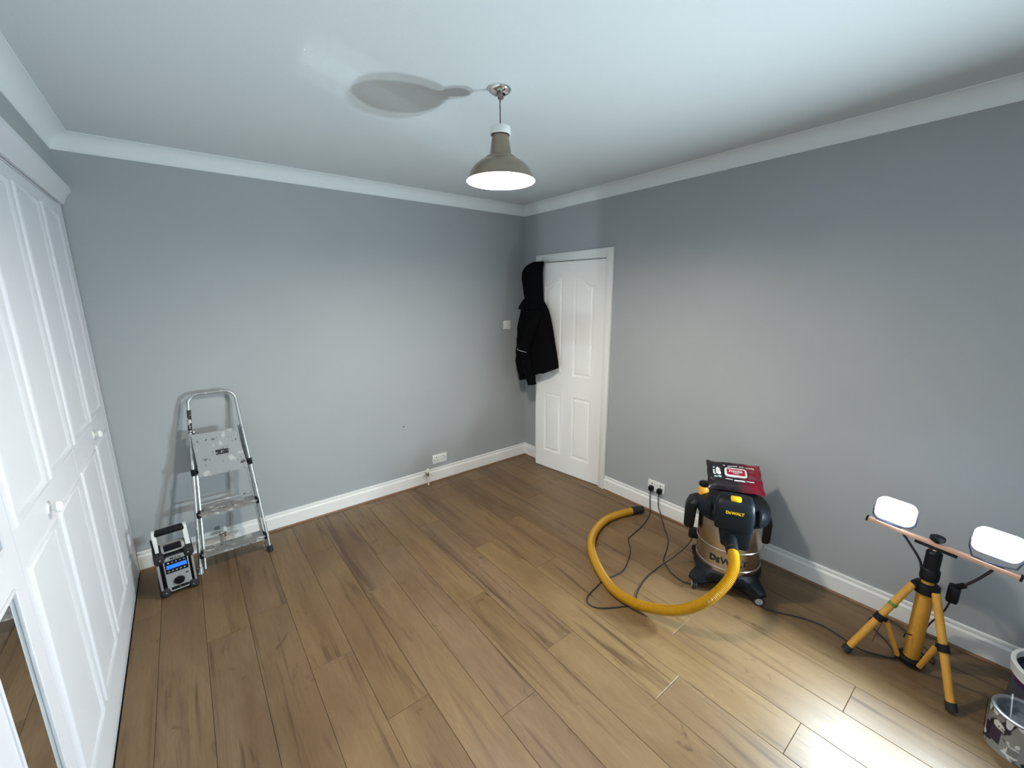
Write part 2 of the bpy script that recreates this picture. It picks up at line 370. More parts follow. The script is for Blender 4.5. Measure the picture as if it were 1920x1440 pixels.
def moulding(parent, y0, y1, z0, z1):
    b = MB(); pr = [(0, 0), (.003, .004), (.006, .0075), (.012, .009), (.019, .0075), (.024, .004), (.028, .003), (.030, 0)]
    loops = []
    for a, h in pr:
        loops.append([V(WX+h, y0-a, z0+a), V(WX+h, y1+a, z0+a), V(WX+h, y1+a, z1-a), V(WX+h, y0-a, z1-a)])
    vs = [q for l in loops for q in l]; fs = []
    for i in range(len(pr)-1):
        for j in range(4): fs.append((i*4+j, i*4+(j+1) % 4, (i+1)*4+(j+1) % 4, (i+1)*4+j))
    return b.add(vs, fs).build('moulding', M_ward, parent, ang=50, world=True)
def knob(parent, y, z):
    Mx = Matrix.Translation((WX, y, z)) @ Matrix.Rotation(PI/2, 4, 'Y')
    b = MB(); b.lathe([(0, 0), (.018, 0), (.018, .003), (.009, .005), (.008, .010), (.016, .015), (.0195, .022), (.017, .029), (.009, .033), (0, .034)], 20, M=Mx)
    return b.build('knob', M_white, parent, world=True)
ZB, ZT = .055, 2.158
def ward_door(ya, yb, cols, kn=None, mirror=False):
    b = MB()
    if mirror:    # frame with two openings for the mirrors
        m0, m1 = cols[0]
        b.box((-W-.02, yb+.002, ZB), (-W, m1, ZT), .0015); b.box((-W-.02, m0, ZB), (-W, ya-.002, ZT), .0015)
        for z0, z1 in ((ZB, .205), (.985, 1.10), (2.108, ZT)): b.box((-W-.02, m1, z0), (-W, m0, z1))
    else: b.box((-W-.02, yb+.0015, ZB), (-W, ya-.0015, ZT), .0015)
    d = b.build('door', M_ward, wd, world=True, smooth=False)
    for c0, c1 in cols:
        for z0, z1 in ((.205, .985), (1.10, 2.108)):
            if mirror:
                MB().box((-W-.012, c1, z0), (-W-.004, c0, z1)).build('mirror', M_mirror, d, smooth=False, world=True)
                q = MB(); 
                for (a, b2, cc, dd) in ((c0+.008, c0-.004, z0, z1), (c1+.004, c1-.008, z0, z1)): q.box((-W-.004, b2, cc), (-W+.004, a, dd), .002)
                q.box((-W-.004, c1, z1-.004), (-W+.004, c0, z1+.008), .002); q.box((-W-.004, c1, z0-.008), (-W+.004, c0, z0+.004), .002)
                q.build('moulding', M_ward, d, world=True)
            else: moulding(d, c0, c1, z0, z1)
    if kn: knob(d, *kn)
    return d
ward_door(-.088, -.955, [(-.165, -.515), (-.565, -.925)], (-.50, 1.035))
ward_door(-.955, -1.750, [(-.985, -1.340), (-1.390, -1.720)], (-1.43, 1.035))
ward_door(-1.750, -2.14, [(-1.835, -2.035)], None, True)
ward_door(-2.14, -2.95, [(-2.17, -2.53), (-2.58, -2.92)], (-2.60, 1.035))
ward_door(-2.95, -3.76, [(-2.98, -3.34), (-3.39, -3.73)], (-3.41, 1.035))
# ------------------------------------------------------------------ pendant lamp
PX, PY = -1.613, -1.764
pd = thing('pendant_lamp', 'lit pendant lamp with a taupe dome shade hanging from the ceiling', 'lamp', (PX, PY, HZ))
MB().lathe([(0, 0), (.048, 0), (.048, -.004), (.045, -.010), (.034, -.018), (.020, -.022), (0, -.023)], 32).build('ceiling_rose', M_chrome, pd)
c = MB(); c.tube([(-.012, -.012, -.02), (-.011, -.012, -.034), (0, 0, -.062)], .0022, 8); c.tube([(.012, .012, -.02), (.006, .004, -.034), (0, 0, -.062)], .0022, 8)
c.lathe([(0, -.020), (.012, -.021), (.013, -.030), (.004, -.036), (0, -.036)], 10, c=(-.010, -.010, 0)); c.lathe([(0, -.020), (.012, -.021), (.013, -.030), (.004, -.036), (0, -.036)], 10, c=(.012, .010, 0))
c.tube([(0, 0, -.060), (.0008, 0, -.10), (0, 0, -.150)], .0027, 8); c.build('flex', mat('brown_flex', (.16, .12, .11), .6), pd)
cp = MB(); cp.lathe([(0, -.140), (.020, -.141), (.041, -.144), (.0435, -.150), (.0435, -.172), (.040, -.174), (.039, -.160), (.0, -.158)], 28, a0=0, a1=2*PI); cp.build('cap_ring', M_white, pd)
zz = lambda z: z-HZ
outer = [(.0, 2.356), (.030, 2.356), (.034, 2.350), (.036, 2.335), (.046, 2.272), (.050, 2.266), (.062, 2.262), (.068, 2.256), (.071, 2.250), (.092, 2.241), (.112, 2.226), (.127, 2.207), (.137, 2.188), (.143, 2.171), (.146, 2.168)]
inner = [(.146, 2.167), (.142, 2.170), (.135, 2.187), (.125, 2.205), (.110, 2.223), (.090, 2.238), (.069, 2.247), (.045, 2.262), (.033, 2.33), (0, 2.34)]
MB().lathe([(r, zz(z)) for r, z in outer], 56).build('lamp_shade', M_pendant, pd, ang=30)
MB().lathe([(r, zz(z)) for r, z in inner], 56).build('shade_lining', M_shade_in, pd, ang=50)
MB().lathe([(0, zz(2.176)), (.012, zz(2.178)), (.022, zz(2.184)), (.028, zz(2.194)), (.030, zz(2.205)), (.027, zz(2.220)), (.019, zz(2.236)), (.014, zz(2.250)), (.013, zz(2.27)), (0, zz(2.272))], 24).build('bulb', M_bulb, pd)
# ------------------------------------------------------------------ sockets, switch, valves, holes
def plate(name, label, cat, origin, right, w_, h_, group=None):
    """wall plate: local x = right, z = up, local -y out of the wall"""
    t = thing(name, label, cat, origin)
    out = V(-right[1], right[0], 0) ; out = V(0, -1, 0) if abs(right[0]) > .5 else V(-1, 0, 0)
    M = frame_M(origin, right, (0, 0, 1)); 
    if (M.to_3x3() @ V(0, 0, 1)).dot(out) < 0: M = frame_M(origin, (-right[0], -right[1], 0), (0, 0, 1))
    b = MB(); b.box((-w_/2, -h_/2, 0), (w_/2, h_/2, .009), .003, M); b.build('face_plate', M_white, t, world=True)
    return t, M
def socket(origin, right, label):
    t, M = plate('double_socket', label, 'socket', origin, right, .146, .086)
    for s in (-1, 1):
        h = MB()
        h.box((s*.036-.004, .012, .0085), (s*.036+.004, .024, .0094), 0, M); h.box((s*.036-.016, -.010, .0085), (s*.036-.008, -.005, .0094), 0, M); h.box((s*.036+.008, -.010, .0085), (s*.036+.016, -.005, .0094), 0, M)
        h.build('pin_holes', M_dark, t, world=True, smooth=False)
        r = MB(); r.box((s*.012-.006, .012, .009), (s*.012+.006, .034, .013), .0015, M); r.build('rocker', M_white, t, world=True)
    for s in (-1, 1):
        q = MB(); q.lathe([(0, .0095), (.0035, .0095), (.0035, .009)], 10, M=M @ Matrix.Translation((s*.060, -.0, 0))); q.build('screw', M_chrome, t, world=True)
    return t
socket((-1.041, 0, .210), (1, 0, 0), 'white double socket with nothing plugged in on the back wall')
socket((0, -1.615, .212), (0, 1, 0), 'white double socket holding two black plugs on the right wall')
t, M = plate('light_switch', 'white single light switch on the back wall near the door', 'switch', (-.235, 0, 1.407), (1, 0, 0), .086, .086)
r = MB(); r.box((-.007, -.012, .009), (.007, .012, .0135), .002, M); r.build('rocker', M_white, t, world=True)
for s in (-1, 1):
    q = MB(); q.lathe([(0, .0098), (.0035, .0095), (.0035, .009)], 10, M=M @ Matrix.Translation((s*.033, 0, 0))); q.build('screw', M_chrome, t, world=True)
def valve(x, label):
    t = thing('radiator_valve', label, 'valve', (x, -.05, 0), 0)
    MB().tube([(0, 0, .002), (0, 0, .10)], .0075, 12).build('pipe', mat('painted_pipe', (.78, .77, .75), .4), t)
    b = MB(); b.tube([(0, 0, .092), (0, 0, .112)], .013, 6); b.tube([(0, 0, .110), (0, 0, .128)], .010, 14); b.tube([(-.004, 0, .119), (-.030, -.004, .119)], .0105, 14); b.tube([(-.028, -.004, .119), (-.036, -.005, .119)], .014, 6)
    b.build('valve_body', M_chrome, t)
    MB().lathe([(0, .160), (.010, .159), (.013, .154), (.014, .130), (.011, .127), (0, .127)], 18).build('cap', M_white, t)
valve(-1.190, 'chrome radiator valve with white cap on a pipe below the back wall socket')
valve(-2.724, 'chrome radiator valve with white cap behind the stepladder')
b = MB(); b.lathe([(0, 0), (.0055, 0), (.0055, .004), (.0035, .0045), (.003, .001), (0, .001)], 12, M=frame_M((-1.371, -.0003, .583), (1, 0, 0), (0, 0, 1)))
o = b.build('wall_plug', mat('dark_plug', (.05, .05, .055), .6)); o['label'] = 'small dark screw plug left in the back wall'; o['category'] = 'wall plug'; o['kind'] = 'thing'
# ------------------------------------------------------------------ stepladder leaning on the back wall
M_alu = speckled('worn_aluminium', (.55, .57, .58, 1), [(srgb(214, 214, 210), .60, 30, .1), (srgb(60, 58, 58), .66, 45, .2), (srgb(70, 96, 84), .70, 25, .1)], rough=.33, metal=.85, seed=3)
M_step = speckled('paint_spattered_tread', (.34, .34, .34, 1), [(srgb(190, 190, 184), .56, 22, .1), (srgb(40, 38, 38), .63, 38, .1)], rough=.5, metal=.5, seed=9)
M_plat = speckled('paint_spattered_platform', srgb(158, 160, 162), [(srgb(190, 190, 188), .60, 16, .1), (srgb(74, 70, 70), .61, 24, .1), (srgb(44, 42, 42), .66, 60, .1)], rough=.5, metal=.3, seed=5, soft=.06)
M_tape = speckled('black_paint_drips', (.012, .012, .014, 1), [((.6, .6, .58, 1), .60, 50, .3)], rough=.5, seed=2)
ld = thing('stepladder', 'paint-spattered aluminium stepladder leaning folded against the back wall', 'ladder', (-2.69, -.17, 0))
def LS(x, z, o=0): return V(x, -.285+.237*z/1.08+o*-.977, z)      # o: out of the ladder's plane towards the room
def lx(s, z):      # stile centre line x at height z
    xl = -2.882+(.078)*max(0, min(1, z/1.0)); xr = -2.495-(.055)*max(0, min(1, z/1.0)); return xl if s < 0 else xr
ZTOP = 1.092
ring = []
for z in [i*.04 for i in range(1, 25)]: ring.append(LS(lx(-1, z), z))
xl, xr = lx(-1, 1), lx(1, 1); R = .062
ring += [LS(xl+R-R*math.cos(a), ZTOP-R+R*math.sin(a)) for a in [i*PI/2/6 for i in range(1, 7)]]
ring += [LS(xr-R+R*math.sin(a), ZTOP-R+R*math.cos(a)) for a in [i*PI/2/6 for i in range(0, 7)]]
ring += [LS(lx(1, z), z) for z in [i*.04 for i in range(24, 0, -1)]]
MB().tube(ring, .0125, 12, flatten=.8).build('hand_rail', M_alu, ld, world=True)
MB().tube([LS(lx(-1, z), z, .0005) for z in (.86, .90, .94, .98, 1.0)], .0131, 12, flatten=.82).build('painted_grip', M_tape, ld, world=True, label='rail stretch smeared with black paint')
for s in (-1, 1):
    b = MB(); b.tube([LS(lx(s, 0), .0), LS(lx(s, .035), .038)], [.0165, .0155], 12)
    b.build('foot', M_rubber if s > 0 else M_alu, ld, world=True)
def tread(z, d=.085):
    a = V(lx(-1, z)+.012, 0, 0).x; b2 = lx(1, z)-.012; m_ = MB(); y0 = LS(0, z).y
    m_.box((a, y0-.03, z-.004), (b2, y0-.03+d, z), .001); m_.box((a, y0-.033, z-.030), (b2, y0-.028, z+.001), .001); m_.box((a, y0-.03+d-.002, z-.022), (b2, y0-.03+d+.002, z), .001)
    for q in range(6): m_.box((a, y0-.024+q*.0125, z-.0005), (b2, y0-.021+q*.0125, z+.0015))
    m_.build('tread', M_step, ld, world=True, smooth=False)
    n_ = MB(); n_.box((a, y0-.0345, z-.012), (b2, y0-.0325, z+.001)); n_.build('tread_edge', M_alu, ld, world=True, smooth=False)
    for xx in (a, b2):
        q = MB(); q.box((xx-.010, y0-.034, z-.030), (xx+.010, y0+.02, z+.004), .004); q.build('bracket', M_black, ld, world=True)
tread(.128); tread(.372)
# platform folded up against the rails
pz0, pz1 = .590, .855
pl = MB(); a0, b0 = lx(-1, pz0)+.030, lx(1, pz0)-.018
qs = [LS(a0, pz0, .022), LS(b0+.0, pz0, .022), LS(b0-.035, pz1, .022), LS(a0-.008, pz1, .022)]
pl.prism(qs, LS(0, 0, .012)-LS(0, 0, 0)); pl.build('platform', M_plat, ld, world=True, smooth=False)
mid = sum(qs, V(0, 0, 0))/4+(LS(0, 0, .0125)-LS(0, 0, 0)); xd = (qs[1]-qs[0]).normalized(); yd = (qs[3]-qs[0]).normalized()
M = frame_M(mid+xd*.015-yd*.0, xd, yd)
b = MB(); b.box((-.034, -.016, -.001), (.034, .016, .0012), 0, M); b.build('sticker', speckled('worn_sticker', (.02, .02, .022, 1), [((.45, .45, .45, 1), .60, 90, 0)], seed=1), ld, world=True, smooth=False)
hb = MB(); hb.tube([LS(lx(-1, .60), .615, 0), LS(lx(1, .60), .615, 0)], .008, 8); hb.build('hinge_bar', M_black, ld, world=True)
for s in (-1, 1):
    q = MB(); q.box((lx(s, .62)-.012, LS(0, .62).y-.02, .60), (lx(s, .62)+.012, LS(0, .62).y+.02, .64), .004); q.build('bracket', M_black, ld, world=True)
# rear frame folded behind
rf = MB()
for s in (-1, 1): rf.tube([V(lx(s, 0)+.026*-s, -.245, .002), LS(lx(s, .6)-.018*s, .62, -.025), LS(lx(s, .85)-.015*s, .86, -.022)], .009, 8)
for z in (.10, .40): rf.tube([V(lx(-1, z)+.02, -.245+.215*z/1.08+.005, z), V(lx(1, z)-.02, -.245+.215*z/1.08+.005, z)], .007, 8)
rf.build('rear_frame', M_alu, ld, world=True)
# ------------------------------------------------------------------ site radio
rd = thing('site_radio', 'black and silver job site radio with blue display by the wardrobe', 'radio', (-2.985, -.345, 0), math.radians(5))
M_rsil = mat('silver_grey_plastic', (.32, .33, .32), .45)
RW, RH, RD = .178, .262, .15; F = -RD/2
# local: x right, y back, z up; the face at y=F
MB().box((-RW/2+.006, F+.012, .014), (RW/2-.006, RD/2-.01, RH-.012), .02, seg=3).build('body', M_black, rd)
fp = MB(); pts = [(-.052, .040), (-.036, .024), (.050, .024), (.060, .040), (.060, RH-.045), (.044, RH-.022), (-.036, RH-.022), (-.054, RH-.045)]
fp.prism([(x, F+.013, z) for x, z in pts], (0, -.008, 0)); fp.build('front_panel', M_rsil, rd, smooth=False)
for sx in (-1, 1):
    for sz in (0, 1):
        b = MB(); zc = .030 if sz == 0 else RH-.022
        b.box((sx*(RW/2-.022)-.024, F-.006, zc-.028), (sx*(RW/2-.022)+.024, RD/2+.004, zc+.026), .015, seg=3); b.build('bumper', M_rubber, rd)
        q = MB(); q.lathe([(0, .003), (.004, .002), (.005, 0)], 10, M=frame_M((sx*(RW/2-.026), F-.006, zc), (1, 0, 0), (0, 0, 1))); q.build('bolt', M_chrome, rd)
    b = MB(); b.tube([(sx*(RW/2-.012), F-.002, .055), (sx*(RW/2-.012), F-.004, RH-.05)], .006, 10); b.build('guard_bar', mat('satin_bar', (.5, .5, .5), .3, .6), rd)
b = MB(); b.box((-.048, F+.0045, RH-.122), (.054, F+.0060, RH-.045), .0); b.build('display_panel', M_blue_black, rd, smooth=False)
b = MB(); b.box((-.042, F+.0030, RH-.095), (.049, F+.0050, RH-.071), .0); b.build('screen', mat('blue_screen', (.02, .05, .4), .3, emit=(.02, .16, 1.0), es=1.3), rd, smooth=False)
for j in range(5):
    q = MB(); q.box((-.040+j*.018, F+.003, RH-.113), (-.030+j*.018, F+.0052, RH-.106), .001); q.build('button', M_rsil, rd)
    q = MB(); q.box((-.036+j*.018, F+.003, RH-.061), (-.028+j*.018, F+.0052, RH-.055), .001); q.build('button', M_rsil if j else M_white, rd)
M = frame_M((.004, F+.004, .083), (1, 0, 0), (0, 0, 1)); b = MB(); b.lathe([(0, .014), (.019, .013), (.022, .009), (.023, -.002)], 28, M=M, sx=1.1); b.build('dial', M_black, rd)
b = MB(); b.box((-.036, F+.001, .034), (.042, F+.006, .050), .007, seg=3); b.build('socket_cover', M_black, rd)
q = MB(); q.lathe([(0, .0025), (.004, .002), (.004, 0)], 10, M=frame_M((.003, F+.001, .042), (1, 0, 0), (0, 0, 1))); q.build('screw', M_chrome, rd)
b = MB(); b.box((.036, F+.002, .112), (.050, F+.006, .118), .002); b.build('button', M_black, rd)
b = MB(); b.bm(text_bm('Makita', .019, .0004, .0002), frame_M((.004, F+.0045, RH-.034), (1, 0, 0), (0, 0, 1))); b.build('lettering', M_blue_black, rd, smooth=False)
# handle
hz = RH+.128
for s in (-1, 1):
    hd = MB(); x = s*(RW/2-.016); hd.prism([(x-.012, -.030, RH-.03), (x+.012, -.030, RH-.03), (x*1.0+.010-.004*s, -.026, hz), (x-.010-.004*s, -.026, hz)], (0, .035, 0)); hd.build('handle_arm', M_white, rd, smooth=False)
MB().box((-RW/2+.022, -.034, hz-.028), (RW/2-.022, .012, hz+.002), .009, seg=3).build('handle_grip', M_black, rd)
MB().tube([(-RW/2+.010, -.033, RH-.035), (-RW/2+.004, -.034, hz-.035)], .0048, 8).build('aerial', M_black, rd)
b = MB(); b.box((-.052, -.045, RH-.01), (.056, .03, RH+.030), .008); b.build('top_housing', mat('grey_housing', (.36, .36, .33), .5), rd)
b = MB(); b.box((-.040, -.047, RH+.004), (.042, -.01, RH+.0315), .004); b.build('top_cover', M_black, rd)
# ------------------------------------------------------------------ jacket over the free edge of the door
jk = thing('hooded_jacket', 'black hooded jacket hanging over the free edge of the door', 'jacket', DP(.72, 0, .06)+V(0, 0, .9))
def jring(z, d0, d1, o0, o1, n=40, seed=0, amp=.006, p=2.4):
    cd, hd_ = (d0+d1)/2, (d1-d0)/2; cob, ho = (o0+o1)/2, (o1-o0)/2; out = []
    for j in range(n):
        a = 2*PI*j/n; ca, sa = math.cos(a), math.sin(a)
        x = abs(ca)**(2/p)*(1 if ca >= 0 else -1); y = abs(sa)**(2/p)*(1 if sa >= 0 else -1)
        f = 1+amp/max(.03, ho)*(math.sin(a*7+z*9+seed)*.5+noise.noise(V(ca*2.2, sa*2.2, z*3.5+seed))*1.4)
        out.append(DP(cd+hd_*x, z-.006, max(.004, cob+ho*y*f) if y < 0 else cob+ho*y*f))
    return out
tor = [(1.640, .62, .815, .01, .10), (1.600, .585, .850, .008, .125), (1.560, .555, .872, .006, .140), (1.50, .53, .882, .006, .150), (1.42, .505, .885, .006, .150), (1.34, .487, .885, .006, .145), (1.26, .470, .885, .006, .140), (1.18, .452, .885, .006, .140), (1.10, .435, .885, .006, .145)]
mb = MB(); rings = [jring(z, a, b, c_, d_, seed=1) for z, a, b, c_, d_ in tor]
last = []       # slanting hem
for p in jring(1.03, .425, .885, .006, .148, seed=1):
    dd = (p-A).dot(dv); last.append(p+V(0, 0, -.10*max(0, min(1, (dd-.42)/.25))+.015))
rings.append(last); mb.loft(rings); mb.build('body', M_cloth, jk, world=True, ang=60)
hood = [(1.60, .60, .850, .01, .13), (1.64, .618, .822, .01, .125), (1.70, .622, .838, .008, .135), (1.77, .625, .848, .008, .14), (1.84, .628, .858, .008, .145), (1.90, .630, .856, .008, .14), (1.945, .630, .835, .008, .12), (1.975, .632, .805, .008, .09), (1.992, .64, .76, .01, .06)]
MB().loft([jring(z, a, b, c_, d_, seed=4, amp=.005, p=2.1) for z, a, b, c_, d_ in hood]).build('hood', M_cloth, jk, world=True, ang=60)
# collar flap at the base of the hood
MB().loft([jring(z, a, b, c_, d_, seed=2, amp=.004) for z, a, b, c_, d_ in [(1.66, .66, .84, .01, .12), (1.60, .60, .880, .008, .150), (1.565, .58, .893, .02, .153), (1.558, .60, .87, .03, .14)]]).build('hood_collar', M_cloth, jk, world=True, ang=60)
def sleeve(pts, rs, seed):
    P = spline(pts, 6); R_ = []
    n = len(P)
    for i in range(n): t = i/(n-1)*(len(rs)-1); k_ = min(int(t), len(rs)-2); R_.append((rs[k_]*(1-(t-k_))+rs[k_+1]*(t-k_))*(1+.05*math.sin(i*1.9+seed)))
    b = MB(); b.tube(P, R_, 18); b.v = [tuple(Vector(v)+V(*[noise.noise(Vector(v)*14+V(seed, k_*5, 0))*.006 for k_ in range(3)])) for v in b.v]
    b.build('sleeve', M_cloth, jk, world=True, ang=70)
sleeve([DP(.825, 1.545, .07), DP(.850, 1.40, .075), DP(.862, 1.20, .08), DP(.872, 1.03, .08), DP(.845, .875, .08)], [.050, .060, .062, .058, .042], 1)
sleeve([DP(.60, 1.54, .11), DP(.66, 1.40, .150), DP(.735, 1.22, .165), DP(.715, 1.03, .155), DP(.680, .855, .14)], [.045, .058, .060, .056, .042], 5)
MB().tube([DP(.855, 1.192, .150), DP(.80, 1.188, .222), DP(.74, 1.180, .231), DP(.688, 1.170, .214)], .0022, 6).build('piping', mat('reflective_piping', (.6, .6, .62), .4), jk, world=True, label='thin reflective piping')
# ------------------------------------------------------------------ vacuum cleaner
VA = math.atan2(-.436, -.9)       # direction the front faces
VC = V(-.385, -2.345, 0)
vc = thing('vacuum_cleaner', 'black and steel wet and dry vacuum on casters with a long yellow hose', 'vacuum', VC, VA+PI/2)
# local: -y is the front, x towards the viewer's right
def onface(x, z, rad): return None
DRp = [(.0, .09), (.158, .09), (.164, .094), (.170, .155), (.173, .158), (.173, .166), (.170, .170), (.173, .268), (.177, .272), (.177, .281), (.174, .285), (.175, .44), (.170, .455), (.0, .455)]
MB().lathe(DRp, 64).build('drum', M_steel, vc, ang=35)
# base with five-way flared skirt and caster arms
bs = MB(); N = 72; rings = []
for r_, z, fl in ((.140, .045, .0), (.176, .050, .050), (.182, .072, .046), (.178, .095, .024), (.175, .128, .0), (.170, .134, 0)):
    rg = []
    for j in range(N):
        a = 2*PI*j/N; lobe = max(0, math.cos(4*(a-PI/4)))**2; rg.append(V((r_+fl*lobe)*math.cos(a), (r_+fl*lobe)*math.sin(a), z+(.035*(1-lobe) if z < .12 and r_ > .16 else 0)))
    rings.append(rg)
bs.loft(rings); bs.build('base', M_blue_black, vc, ang=50)
for q in range(4):
    a = PI/4+q*PI/2; cx, cy = .232*math.cos(a), .232*math.sin(a); ar = MB()
    ar.loft([[V(math.cos(a)*rr_-math.sin(a)*t*wd_, math.sin(a)*rr_+math.cos(a)*t*wd_, z) for t, z in ((-1, zl), (1, zl), (.8, zh), (-.8, zh))] for rr_, wd_, zl, zh in ((.150, .052, .058, .125), (.205, .045, .058, .106), (.244, .036, .060, .086), (.256, .024, .062, .078))])
    ar.build('caster_arm', M_blue_black, vc, ang=30)
    rot = Matrix.Translation((cx, cy, .028)) @ Matrix.Rotation(a+.9, 4, 'Z') @ Matrix.Rotation(PI/2, 4, 'X')
    k_ = MB(); k_.lathe([(.0, -.012), (.024, -.012), (.028, -.008), (.028, .008), (.024, .012), (0, .012)], 22, M=rot)
    wh = k_.build('caster', M_rubber, vc, ang=30)
    k_ = MB(); k_.lathe([(0, .0150), (.012, .0145), (.019, .0130), (.020, .0100)], 18, M=rot); k_.lathe([(0, -.0150), (.012, -.0145), (.019, -.0130), (.020, -.0100)], 18, M=rot); k_.build('hub', mat('grey_caster_hub', (.42, .42, .42), .4), wh)
    k_ = MB(); k_.tube([(cx, cy, .050), (cx, cy, .066)], .012, 10); k_.build('stem', M_black, wh)
# head: squashed dome with square shoulders
def srect(rx, ry, z, n=56, p=3.2, cx=0, cy=0):
    out = []
    for j in range(n):
        a = 2*PI*j/n; ca, sa = math.cos(a), math.sin(a); out.append(V(cx+rx*abs(ca)**(2/p)*(1 if ca >= 0 else -1), cy+ry*abs(sa)**(2/p)*(1 if sa >= 0 else -1), z))
    return out
hd = MB(); hd.loft([srect(.178, .178, .440, p=2.1), srect(.187, .184, .446, p=2.2), srect(.190, .187, .476, p=2.4), srect(.186, .182, .505, p=2.6), srect(.165, .166, .530, p=2.8), srect(.140, .145, .541, p=3), srect(.10, .10, .545, p=3)])
hd.build('head', M_blue_black, vc, ang=35)
fb = MB(); fb.loft([srect(.088, .030, .432, p=5, cy=-.175), srect(.094, .040, .442, p=5, cy=-.180), srect(.096, .044, .54, p=5, cy=-.178), srect(.092, .044, .582, p=5, cy=-.168), srect(.080, .040, .606, p=5, cy=-.150), srect(.07, .03, .612, p=4, cy=-.140)]); fb.build('front_housing', M_blue_black, vc, ang=35)
ib = MB(); ib.loft([srect(.062, .033, .335, p=5, cy=-.180, cx=.018), srect(.070, .038, .345, p=5, cy=-.182, cx=.016), srect(.082, .038, .445, p=5, cy=-.178, cx=.008)]); ib.build('inlet_housing', M_blue_black, vc, ang=35)
for s in (-1, 1):
    LX = .052 if s > 0 else 0; l_ = MB(); l_.loft([srect(.026, .058, .318, p=4, cx=s*(.222-LX)), srect(.030, .064, .330, p=4, cx=s*(.224-LX)), srect(.034, .070, .44, p=4, cx=s*(.220-LX)), srect(.034, .068, .480, p=4, cx=s*(.205-LX)), srect(.022, .05, .500, p=4, cx=s*(.190-LX))]); l_.build('latch', M_black, vc, ang=35)
    g = MB(); g.box((s*.122-.010, -.170, .46), (s*.122+.010, -.130, .552), .007); g.build('rib', M_blue_black, vc)
# handle, switch, tabs
hn = MB(); hn.tube(spline([(-.12, .06, .530), (-.11, .06, .540), (-.07, .06, .544), (.07, .06, .544), (.11, .06, .540), (.12, .06, .530)], 6), .010, 12); hn.build('carry_handle', M_black, vc)
MB().box((-.026, -.198, .596), (.026, -.163, .622), .008).build('release_tab', M_vyel, vc, label='yellow plastic tab')
kn = MB(); kn.lathe([(0, .50), (.028, .50), (.030, .520), (.026, .540), (.021, .552), (0, .553)], 20, c=(-.160, .010, .022)); kb = kn.build('yellow_port', mat('amber_plastic', srgb(230, 160, 40), .4), vc, label='yellow amber filter port')
kn = MB(); kn.lathe([(0, .548), (.022, .548), (.029, .556), (.029, .570), (.022, .576), (0, .577)], 20, c=(-.160, .010, .022)); kn.build('port_cap', M_black, kb)
cb = MB(); cb.box((-.222, .02, .205), (-.168, .075, .262), .010); cb.build('cord_wrap', M_black, vc)
# lettering: letters bent round the drum
def letters(size, bold):
    b = bmesh.new(); x = 0
    for ch, sc, in (('D', 1), ('E', .78), ('WALT', 1)):
        t_ = text_bm(ch, size*sc, .0008, bold*sc, 'LEFT'); xs = [v.co.x for v in t_.verts]; ys = [v.co.y for v in t_.verts]
        for v in t_.verts: v.co.x += x-min(xs); v.co.y -= min(ys)
        x += max(xs)-min(xs)+size*.05; me = bpy.data.meshes.new('t'); t_.to_mesh(me); t_.free(); b.from_mesh(me); bpy.data.meshes.remove(me)
    ys = [v.co.y for v in b.verts]
    for v in b.verts: v.co.x -= x/2; v.co.y -= (max(ys)+min(ys))/2
    return b
lb = letters(.052, .0016); bmesh.ops.subdivide_edges(lb, edges=[e for e in lb.edges if e.calc_length() > .008], cuts=2)
for v in lb.verts:
    a = (v.co.x)/.176-PI/2; zq = v.co.y+.218; rq = .1742+v.co.z; v.co = V(rq*math.cos(a), rq*math.sin(a), zq)
MB().bm(lb).build('lettering', mat('black_print', (.012, .013, .016), .5), vc, smooth=False)
lb = letters(.0215, .0009)
MB().bm(lb, frame_M((0, -.2232, .545), (1, 0, 0), (0, 0, 1))).build('lettering', M_vyel, vc, smooth=False)
# hose
H = [V(-.655, -2.470, .388), V(-.700, -2.505, .365), V(-.757, -2.530, .330), V(-.822, -2.527, .280), V(-.905, -2.484, .205), V(-.958, -2.395, .120), V(-.992, -2.268, .058), V(-1.022, -2.135, .032),
     V(-1.012, -1.990, .030), V(-.925, -1.812, .030), V(-.805, -1.656, .030), V(-.655, -1.548, .030), V(-.470, -1.488, .030), V(-.325, -1.495, .030), V(-.185, -1.530, .032)]
hp = resample(spline(H, 10), .0036); hr = [.0272 if i % 2 else .0234 for i in range(len(hp))]
ho = MB().tube(hp, hr, 18).build('hose', M_hose, vc, world=True, ang=70, label='yellow ribbed hose')
MB().tube([hp[-2], hp[-1]+V(.045, -.020, .000), hp[-1]+V(.085, -.038, 0)], [.0290, .0285, .027], 18).build('cuff', M_rubber, ho, world=True)
MB().tube([V(-.560, -2.418, .372), V(-.600, -2.438, .392), V(-.640, -2.462, .388), V(-.676, -2.487, .376)], [.036, .034, .032, .030], 20).build('elbow', M_black, ho, world=True)
